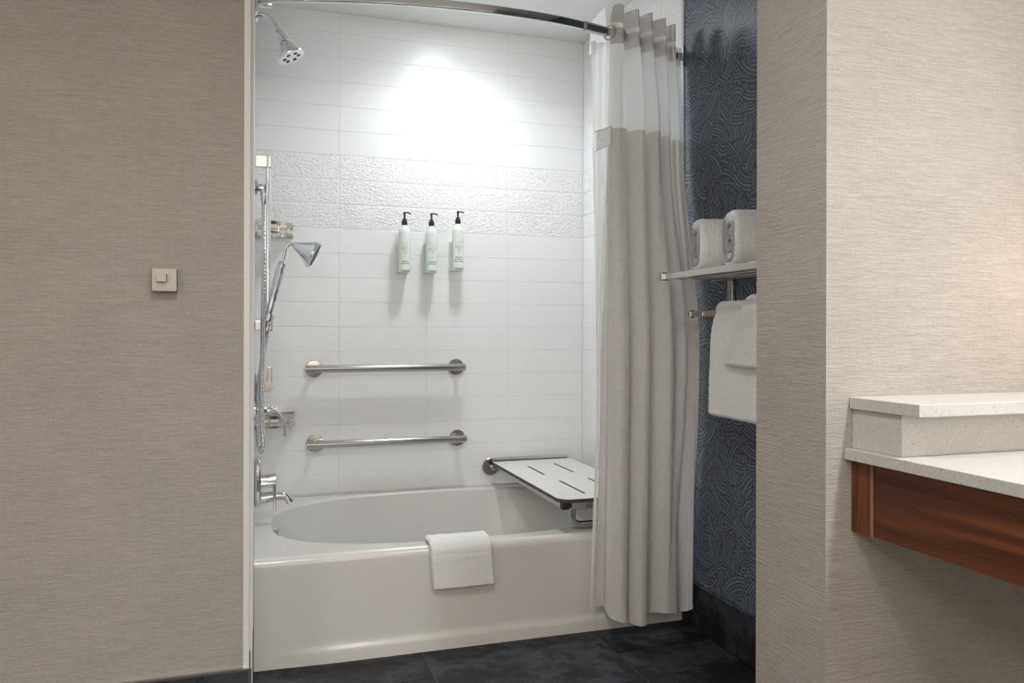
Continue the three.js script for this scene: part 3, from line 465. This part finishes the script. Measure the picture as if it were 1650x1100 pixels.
{ const t = thing('curtain_liner', 'thin white liner hanging at the left edge of the grey curtain', 'liner');
  // left edge and right edge of the hanging liner, [y, x]
  const Lx = [[2.07, 1.098], [1.773, 1.105], [1.685, 1.103], [1.36, 1.118], [0.932, 1.128], [0.717, 1.129], [0.396, 1.116], [0.10, 1.106]], Rx = [[2.07, 1.168], [1.773, 1.172], [1.685, 1.172], [1.36, 1.158], [0.932, 1.142], [0.717, 1.138], [0.396, 1.128], [0.10, 1.111]];
  const at = (T, y) => { let i = 0; while (i < T.length - 2 && y < T[i + 1][0]) i++; return lerp(T[i][1], T[i + 1][1], (T[i][0] - y) / (T[i][0] - T[i + 1][0])); };
  part('sheet', [surf(40, 160, (u, v) => { const y = lerp(2.07, 0.10, v); const a = at(Lx, y), b = at(Rx, y) + 0.006; const fold = 0.010 * Math.sin(u * 15 + 2 * N3(1.2, y * 1.5)) * Math.min(1, (b - a) / 0.05) + 0.003 * N3(u * 8, y * 9); return [lerp(a, b, u), y, lerp(1.072, 1.052, smooth(2.0, 0.9, y) ) + fold - 0.012 * u]; }, (u, v) => [u * 0.1, v * 2])], M.liner, t);
  const fs = new THREE.Shape(); fs.moveTo(1.094, 2.022); fs.lineTo(1.100, 2.134); fs.lineTo(1.154, 2.200); fs.lineTo(1.160, 2.075); fs.closePath();
  const flap = (sh, z) => { const g = new THREE.ShapeGeometry(sh); g.translate(0, 0, z); return flat(g); };
  part('top_flap', [flap(fs, 1.064)], M.liner, t);
  const ms = new THREE.Shape(); ms.moveTo(1.098, 1.684); ms.lineTo(1.099, 1.752); ms.lineTo(1.168, 1.778); ms.lineTo(1.166, 1.716); ms.closePath();
  const tab = part('snap_tab', [flap(ms, 1.0905)], M.liner, t); part('seam', [cyl([1.099, 1.752, 1.0925], [1.168, 1.778, 1.0925], 0.0016, 0.0016, 8), cyl([1.098, 1.684, 1.0925], [1.166, 1.716, 1.0925], 0.0012, 0.0012, 8), lathe([[0.0045, 0], [0.004, 0.002], [0, 0.0026]], [1.131, 1.728, 1.092], [0, 0, 1], 16)], M.liner, tab); }

// ───────────────────────── towels and rack on the dark wall ─────────────────────────
{ const t = thing('towel_rack', 'polished metal towel shelf with a lower bar on the dark wall', 'towel rack');
  const z0 = 1.262, z1 = 1.90;
  for (const x of [1.274, 1.335, 1.396, 1.457]) part('rail', [bx(x - 0.004, x + 0.004, 1.243, x < 1.3 ? 1.2625 : 1.256, z0, z1, 0.002)], M.nickel, t);
  part('front_cap', [bx(1.262, 1.287, 1.240, 1.266, z0 - 0.012, z0 + 0.012, 0.003)], M.nickel, t);
  part('side_rail', [bx(1.286, W - 0.001, 1.245, 1.257, z0 + 0.012, z0 + 0.030, 0.002)], M.nickel, t);
  for (const z of [z0 + 0.02, z1 - 0.03]) part('bracket', [bx(W - 0.014, W - 0.0005, 1.115, 1.260, z - 0.016, z + 0.016, 0.003), bx(1.400, W - 0.001, 1.122, 1.140, z - 0.010, z + 0.010, 0.003)], M.nickel, t);
  part('towel_bar', [bx(1.4045, 1.4155, 1.123, 1.143, 1.212, z1, 0.003)], M.nickel, t);
  part('bar_cap', [bx(1.400, 1.420, 1.120, 1.146, 1.198, 1.214, 0.003)], M.nickel, t); }
const fuzz = (g, a, f = 90, seed = 0) => { const p = g.attributes.position, n = g.attributes.normal; const m = new Map(); for (let i = 0; i < p.count; i++) { const x = p.getX(i), y = p.getY(i), z = p.getZ(i); const k = a * (N3(x * f, y * f, z * f + seed) + 0.6 * N3(x * f * 2.3, y * f * 2.3, z * f * 2.3 + seed)); p.setXYZ(i, x + n.getX(i) * k, y + n.getY(i) * k, z + n.getZ(i) * k); } g.computeVertexNormals(); return g; };
// a rolled towel lying along x: outer coil of a rounded section, ends showing the spiral
function rolledTowel(x0, x1, y0, z, h, w, label, yaw, seed) {
  const t = thing('rolled_towel', label, 'towel', 'rolled towels on the shelf');
  t.position.set((x0 + x1) / 2, y0 + h / 2, z); t.rotation.y = yaw; const L = x1 - x0;
  const sec = (a, k) => { const c = Math.cos(a), s = Math.sin(a), n = 3.2; return [w / 2 * k * Math.sign(c) * Math.pow(Math.abs(c), 2 / n), h / 2 * k * Math.sign(s) * Math.pow(Math.abs(s), 2 / n)]; };
  const NU = 90, NV = 60; const g0 = surf(NU, NV, (u, v) => { const a = u * Math.PI * 2; const w2 = Math.min(1, Math.max(0, (v - 0.1) / 0.8)), e = Math.min(w2, 1 - w2) * L; const capk = v < 0.1 ? v / 0.1 : v > 0.9 ? (1 - v) / 0.1 : 1; const r = Math.max(0.01, capk) * (1 - 0.12 * Math.pow(Math.max(0, 1 - e / 0.016), 2)); const [zz, yy] = sec(a, r); const inn = capk < 0.86 ? 0.008 * smooth(0.86, 0.8, capk) : 0; return [(-L / 2 + w2 * L) + (v < 0.5 ? inn : -inn), yy, -zz]; }, (u, v) => [u * 0.5, v * L], true);
  const gi = mergeVertices(g0, 1e-5); gi.computeVertexNormals(); part('roll', flat(fuzz(gi, 0.0018, 110, seed)), M.terry, t);
  const pts = []; for (let i = 0; i <= 150; i++) { const k = i / 150, a = 2.2 + k * Math.PI * 2 * 2.3; const [zz, yy] = sec(a, 0.86 - 0.80 * k); pts.push(V(-L / 2 + 0.004 + 0.004 * k, yy, zz)); }
  for (const s of [1, -1]) { const cv = new THREE.CatmullRomCurve3(pts.map((p) => V(p.x * s, p.y, p.z))); const g = new THREE.TubeGeometry(cv, 220, 0.0075, 8, false); g.computeVertexNormals(); part('coil', flat(fuzz(g, 0.0012, 140, seed + 3)), M.terry, t); }
  return t;
}
rolledTowel(1.288, 1.50, 1.2575, 1.452, 0.162, 0.105, 'rolled white towel at the shelf end, nearer the shower curtain', -0.22, 1);
rolledTowel(1.292, 1.50, 1.2575, 1.628, 0.165, 0.105, 'taller rolled white towel half hidden by the beige partition wall', -0.22, 5);
// cloth hung over the bar along z: profile in (x, y) with thickness
function hungTowel(name, zA, zB, front, back, out, thick, label, seed, skew, corner) {
  const cx = 1.41, top = 1.148, R = 0.011 + out;
  const mid = []; const yb = front; const pathLen = [];
  const line = []; for (let i = 0; i <= 40; i++) line.push([cx - R, lerp(yb, top - R * 0.3, i / 40)]);
  for (let i = 1; i < 16; i++) { const a = Math.PI - i / 16 * Math.PI; line.push([cx + R * Math.cos(a), top - R * 0.3 + R * Math.sin(a)]); }
  for (let i = 0; i <= 30; i++) line.push([cx + R, lerp(top - R * 0.3, back, i / 30)]);
  const n = line.length - 1; const nor = line.map((p, i) => { const a = line[Math.max(0, i - 1)], b = line[Math.min(n, i + 1)]; const d = [b[0] - a[0], b[1] - a[1]], l = Math.hypot(...d); return [-d[1] / l, d[0] / l]; });
  const m = 2 * n + 2 + 8; const loop = []; for (let i = 0; i <= n; i++) loop.push([line[i][0] + nor[i][0] * thick / 2, line[i][1] + nor[i][1] * thick / 2]);
  const capAt = (i, s) => { const p = line[i], q = nor[i]; const tg = [q[1] * s, -q[0] * s]; for (let k = 1; k < 5; k++) { const a = k / 5 * Math.PI; loop.push([p[0] + q[0] * s * s * thick / 2 * Math.cos(a) * (s > 0 ? 1 : -1) + tg[0] * thick / 2 * Math.sin(a), p[1] + q[1] * thick / 2 * Math.cos(a) * (s > 0 ? 1 : -1) + tg[1] * thick / 2 * Math.sin(a)]); } };
  capAt(n, 1); for (let i = n; i >= 0; i--) loop.push([line[i][0] - nor[i][0] * thick / 2, line[i][1] - nor[i][1] * thick / 2]); capAt(0, -1); loop.push(loop[0]);
  const NL = loop.length - 1, NZ = 80;
  const side = (v) => { const e = Math.min(v, 1 - v) * (zB - zA); return Math.sqrt(Math.max(0.02, 1 - Math.pow(Math.max(0, 1 - e / (thick * 0.55)), 2))); };
  const core = surf(NL, NZ, (u, v) => { const i = Math.round(u * NL), p = loop[i]; const j = i <= n ? i : Math.max(0, Math.min(n, NL - i - 4)); const c = line[j]; const k = side(v); const x = lerp(c[0], p[0], k), y = lerp(c[1], p[1], k); const hang = Math.max(0, 1.13 - y); const zz = lerp(zA, zB, v) - (skew * hang - corner * Math.exp(-Math.abs(hang) / 0.035)) * (1 - v) + 0.004 * N3(y * 9, v * 3, seed); return [x - 0.006 * N3(v * 4 + seed, y * 5) * Math.min(1, hang * 6) - 0.004 * hang, y + 0.010 * (v - 0.5) * (y < front + 0.05 ? -0.5 : 0), zz]; }, (u, v) => [u * 0.9, v * (zB - zA)]);
  const ends = [0, 1].map((v) => { const P = loop.slice(0, NL).map((p, i) => p); return null; }).filter(Boolean);
  const gi = mergeVertices(core, 1e-5); gi.computeVertexNormals();
  return single(name, flat(fuzz(gi, 0.0016, 110, seed)), M.terry, label, 'towel');
}
hungTowel('bath_towel', 1.362, 1.88, 0.815, 0.85, 0.006, 0.020, 'large white bath towel hanging from the bar below the shelf', 2, 0.03, 0.03);
hungTowel('hand_towel', 1.535, 1.80, 0.978, 0.95, 0.030, 0.020, 'smaller white hand towel draped over the large bath towel', 8, 0.42, 0.03);
// washcloth over the tub rim
{ const prof = []; const z0 = 0.868; prof.push([z0, 0.348], [0.885, 0.3545], [0.90, 0.356], [0.93, 0.3565]); for (let i = 1; i <= 7; i++) { const a = i / 7 * Math.PI / 2; prof.push([0.934 + 0.030 * Math.sin(a), 0.3565 - 0.032 * (1 - Math.cos(a))]); } for (let i = 1; i <= 14; i++) prof.push([0.9655 + 0.004 * i / 14, 0.3245 - (0.3245 - 0.205) * i / 14]);
  const n = prof.length - 1, T = 0.014; const line = new THREE.CatmullRomCurve3(prof.map(([z, y]) => V(0, y, z)));
  const cloth = (lift, xa, xb, drop) => { const NU = 70, NV = 90; return surf(NV, NU, (v, u) => { const tt = v * 2; const outside = v <= 0.5; const s = outside ? tt : 2 - tt; const p = line.getPoint(Math.min(1, s)), tg = line.getTangent(Math.min(0.999, s)); const ny = tg.z, nz = -tg.y; const e = Math.min(u, 1 - u) * (xb - xa); const edge = Math.sqrt(Math.max(0, 1 - Math.pow(Math.max(0, 1 - e / 0.008), 2))), tip = Math.sqrt(Math.max(0, 1 - Math.pow(Math.max(0, 1 - Math.min(s, 1 - s) / 0.03), 2))); const wave = 0.007 * Math.max(0, N3(u * 4.5, s * 1.2, 6)) * smooth(0.75, 0.1, s) + 0.004 * Math.exp(-u * 18) * smooth(0.6, 0.15, s); const off = (outside ? T : 0.0008) * (outside ? edge * tip : 1) + lift + wave * (outside ? 1 : 0.7) + (outside ? 0 : 0); const x = lerp(xa, xb, u) + 0.012 * s * s - 0.010 * (1 - s) * (0.5 - Math.abs(u - 0.5)) * 0 ; return [x, p.y + ny * off - drop * s * (u - 0.5), p.z + nz * off]; }, (v, u) => [u * 0.22, v * 0.6]); };
  const g = mergeVertices(cloth(0.0005, 0.562, 0.776, 0.0), 1e-5); g.computeVertexNormals();
  single('washcloth', flat(fuzz(g, 0.0011, 120, 4)), M.terry, 'folded white washcloth draped over the front rim of the bathtub', 'washcloth'); }

// ───────────────────────── robe hook on the left wall ─────────────────────────
{ const t = thing('robe_hook', 'small square metal robe hook on the beige left wall', 'hook');
  part('base_block', [bx(-0.251, -0.190, 1.176, 1.236, 1.3165, 1.341, 0.002)], M.satin, t);
  part('peg', [bx(-0.238, -0.214, 1.200, 1.222, 1.342, 1.356, 0.001)], M.satin, t); part('painted_peg_shadow', [bx(-0.236, -0.216, 1.202, 1.220, 1.3405, 1.3415)], M.darkRubber, t); }  // dark sheet behind the peg stands in for its shadow

// ───────────────────────── vanity ─────────────────────────
{ const t = thing('vanity_countertop', 'white speckled stone vanity countertop with a raised ledge by the wall', 'countertop');
  part('slab', [bx(1.050, 1.619, 0.839, 0.860, 2.3605, 3.5, 0.0015)], M.quartz, t);
  part('riser', [bx(1.068, 1.619, 0.860, 0.933, 2.3605, 2.480, 0.001)], M.quartz, t);
  part('ledge', [bx(1.061, 1.619, 0.933, 0.955, 2.3605, 2.525, 0.0015)], M.quartz, t); }
{ const t = thing('vanity_apron', 'dark brown wooden apron panel under the stone countertop', 'vanity panel');
  const pg = bx(1.066, 1.092, 0.705, 0.8388, 2.3605, 2.4076, 0.001), pu = pg.attributes.uv; for (let i = 0; i < pu.count; i++) pu.setXY(i, pu.getY(i) + 0.3, pu.getX(i) * 1.3 + 0.17);
  part('end_post', pg, M.wood, t);
  part('edge_band', [bx(1.0668, 1.09, 0.705, 0.8388, 2.4078, 2.4092)], std({ color: 0x8f6f4c, roughness: 0.5 }), t, 'lighter edge banding');
  const g = bx(1.072, 1.092, 0.705, 0.8388, 2.4094, 3.48, 0.001); part('front_panel', g, M.wood, t); }

// ───────────────────────── lamps ─────────────────────────
function downlight(L, label, r = 0.07) {
  const t = thing('unseen_downlight', label, 'ceiling light'); const [x, y, z] = L.pos; const col = new THREE.Color().setRGB(...L.color);
  part('trim_ring', [lathe([[r + 0.02, -0.0005], [r + 0.02, -0.004], [r + 0.004, -0.008], [r, -0.004], [r, -0.0005]], [x, y, z], [0, 1, 0], 40)], M.ceiling, t);
  const g = new THREE.CircleGeometry(r, 40); g.rotateX(Math.PI / 2); g.translate(x, y - 0.003, z);
  part('glow_lens', flat(g), std({ color: 0x222222, emissive: col, emissiveIntensity: L.glow }), t);
  const s = new THREE.SpotLight(col, L.power, 0, L.spread, L.soft, 2); s.position.set(x, y - 0.012, z); s.target.position.set(x, 0, z); s.castShadow = true; s.shadow.mapSize.set(2048, 2048); s.shadow.radius = L.area ? 5 : 3; s.name = numbered('unseen_downlight_lamp'); scene.add(s, s.target);
  if (L.area) { const q = new THREE.RectAreaLight(col, L.area, r * 1.7, r * 1.7); q.position.set(x, y - 0.010, z); q.lookAt(x, 0, z); q.name = numbered('downlight_lens_lamp'); scene.add(q); }
}
downlight(LAMPS.tub, 'round recessed ceiling light above the bathtub', 0.095);
downlight(LAMPS.foyer, 'round ceiling light out of view, placed to light the curtain, towels and left wall');
downlight(LAMPS.vanity, 'round ceiling light out of view above the vanity, placed to light the partition');
LAMPS.fillShades.at.forEach(([x, y, z, power], i) => { const L = LAMPS.fillShades, col = new THREE.Color().setRGB(...L.color);  // added fill lamps, brighten the alcove and curtain from the front
  const t = thing('added_fill_lamp', ['added fill lamp with a white drum shade by the far left wall', 'tall added fill lamp with a white drum shade behind the viewpoint', 'added fill lamp with a white drum shade near the vanity mirror'][i], 'lamp');
  part('base', [lathe([[0, 0], [0.14, 0], [0.14, 0.012], [0.13, 0.02], [0.02, 0.028], [0, 0.028]], [x, 0.001, z], [0, 1, 0], 40)], M.steel, t);
  part('pole', [cyl([x, 0.02, z], [x, y - 0.10, z], 0.011)], M.steel, t);
  part('lamp_shade', [lathe([[0.19, -0.14], [0.17, 0.14]], [x, y, z], [0, 1, 0], 48)], std({ color: 0xe8e4dc, emissive: col, emissiveIntensity: 0.3, side: THREE.DoubleSide }), t);
  part('glow_bulb', [lathe([[0, -0.10], [0.018, -0.09], [0.035, -0.03], [0.03, 0.01], [0, 0.025]], [x, y, z], [0, 1, 0], 24)], std({ color: 0x333333, emissive: col, emissiveIntensity: L.glow }), t);
  const p = new THREE.PointLight(col, power, 0, 2); p.position.set(x, y, z); p.castShadow = true; p.shadow.radius = 8; p.name = numbered('added_fill_light'); scene.add(p); });
{ const t = thing('vanity_mirror', 'tall mirror on the right wall above the vanity', 'mirror'); part('glass', [bx(1.604, 1.610, 1.06, 2.0, 2.62, 3.4)], M.mirror, t); part('back_frame', [bx(1.610, 1.6195, 1.06, 2.0, 2.62, 3.4, 0.002)], M.steel, t); }
{ const L = LAMPS.sconce, col = new THREE.Color().setRGB(...L.color); const t = thing('unseen_wall_light', 'slim warm wall light out of view by the mirror, placed for the glow on the partition', 'wall light');
  part('back_plate', [bx(1.600, 1.6195, 1.00, 1.34, 2.50, 2.56, 0.004)], M.nickel, t);
  part('glow_tube', [lathe([[0, 0], [0.020, 0], [0.024, 0.004], [0.024, 0.296], [0.020, 0.30], [0, 0.30]], [1.574, 1.02, 2.53], [0, 1, 0], 28)], std({ color: 0x333333, emissive: col, emissiveIntensity: L.glow }), t);
  const p = new THREE.PointLight(col, L.power, 0, 2); p.position.set(1.545, 1.17, 2.56); p.castShadow = true; p.shadow.radius = 3; p.name = 'unseen_wall_lamp'; scene.add(p); }
renderer.render(scene, camera);
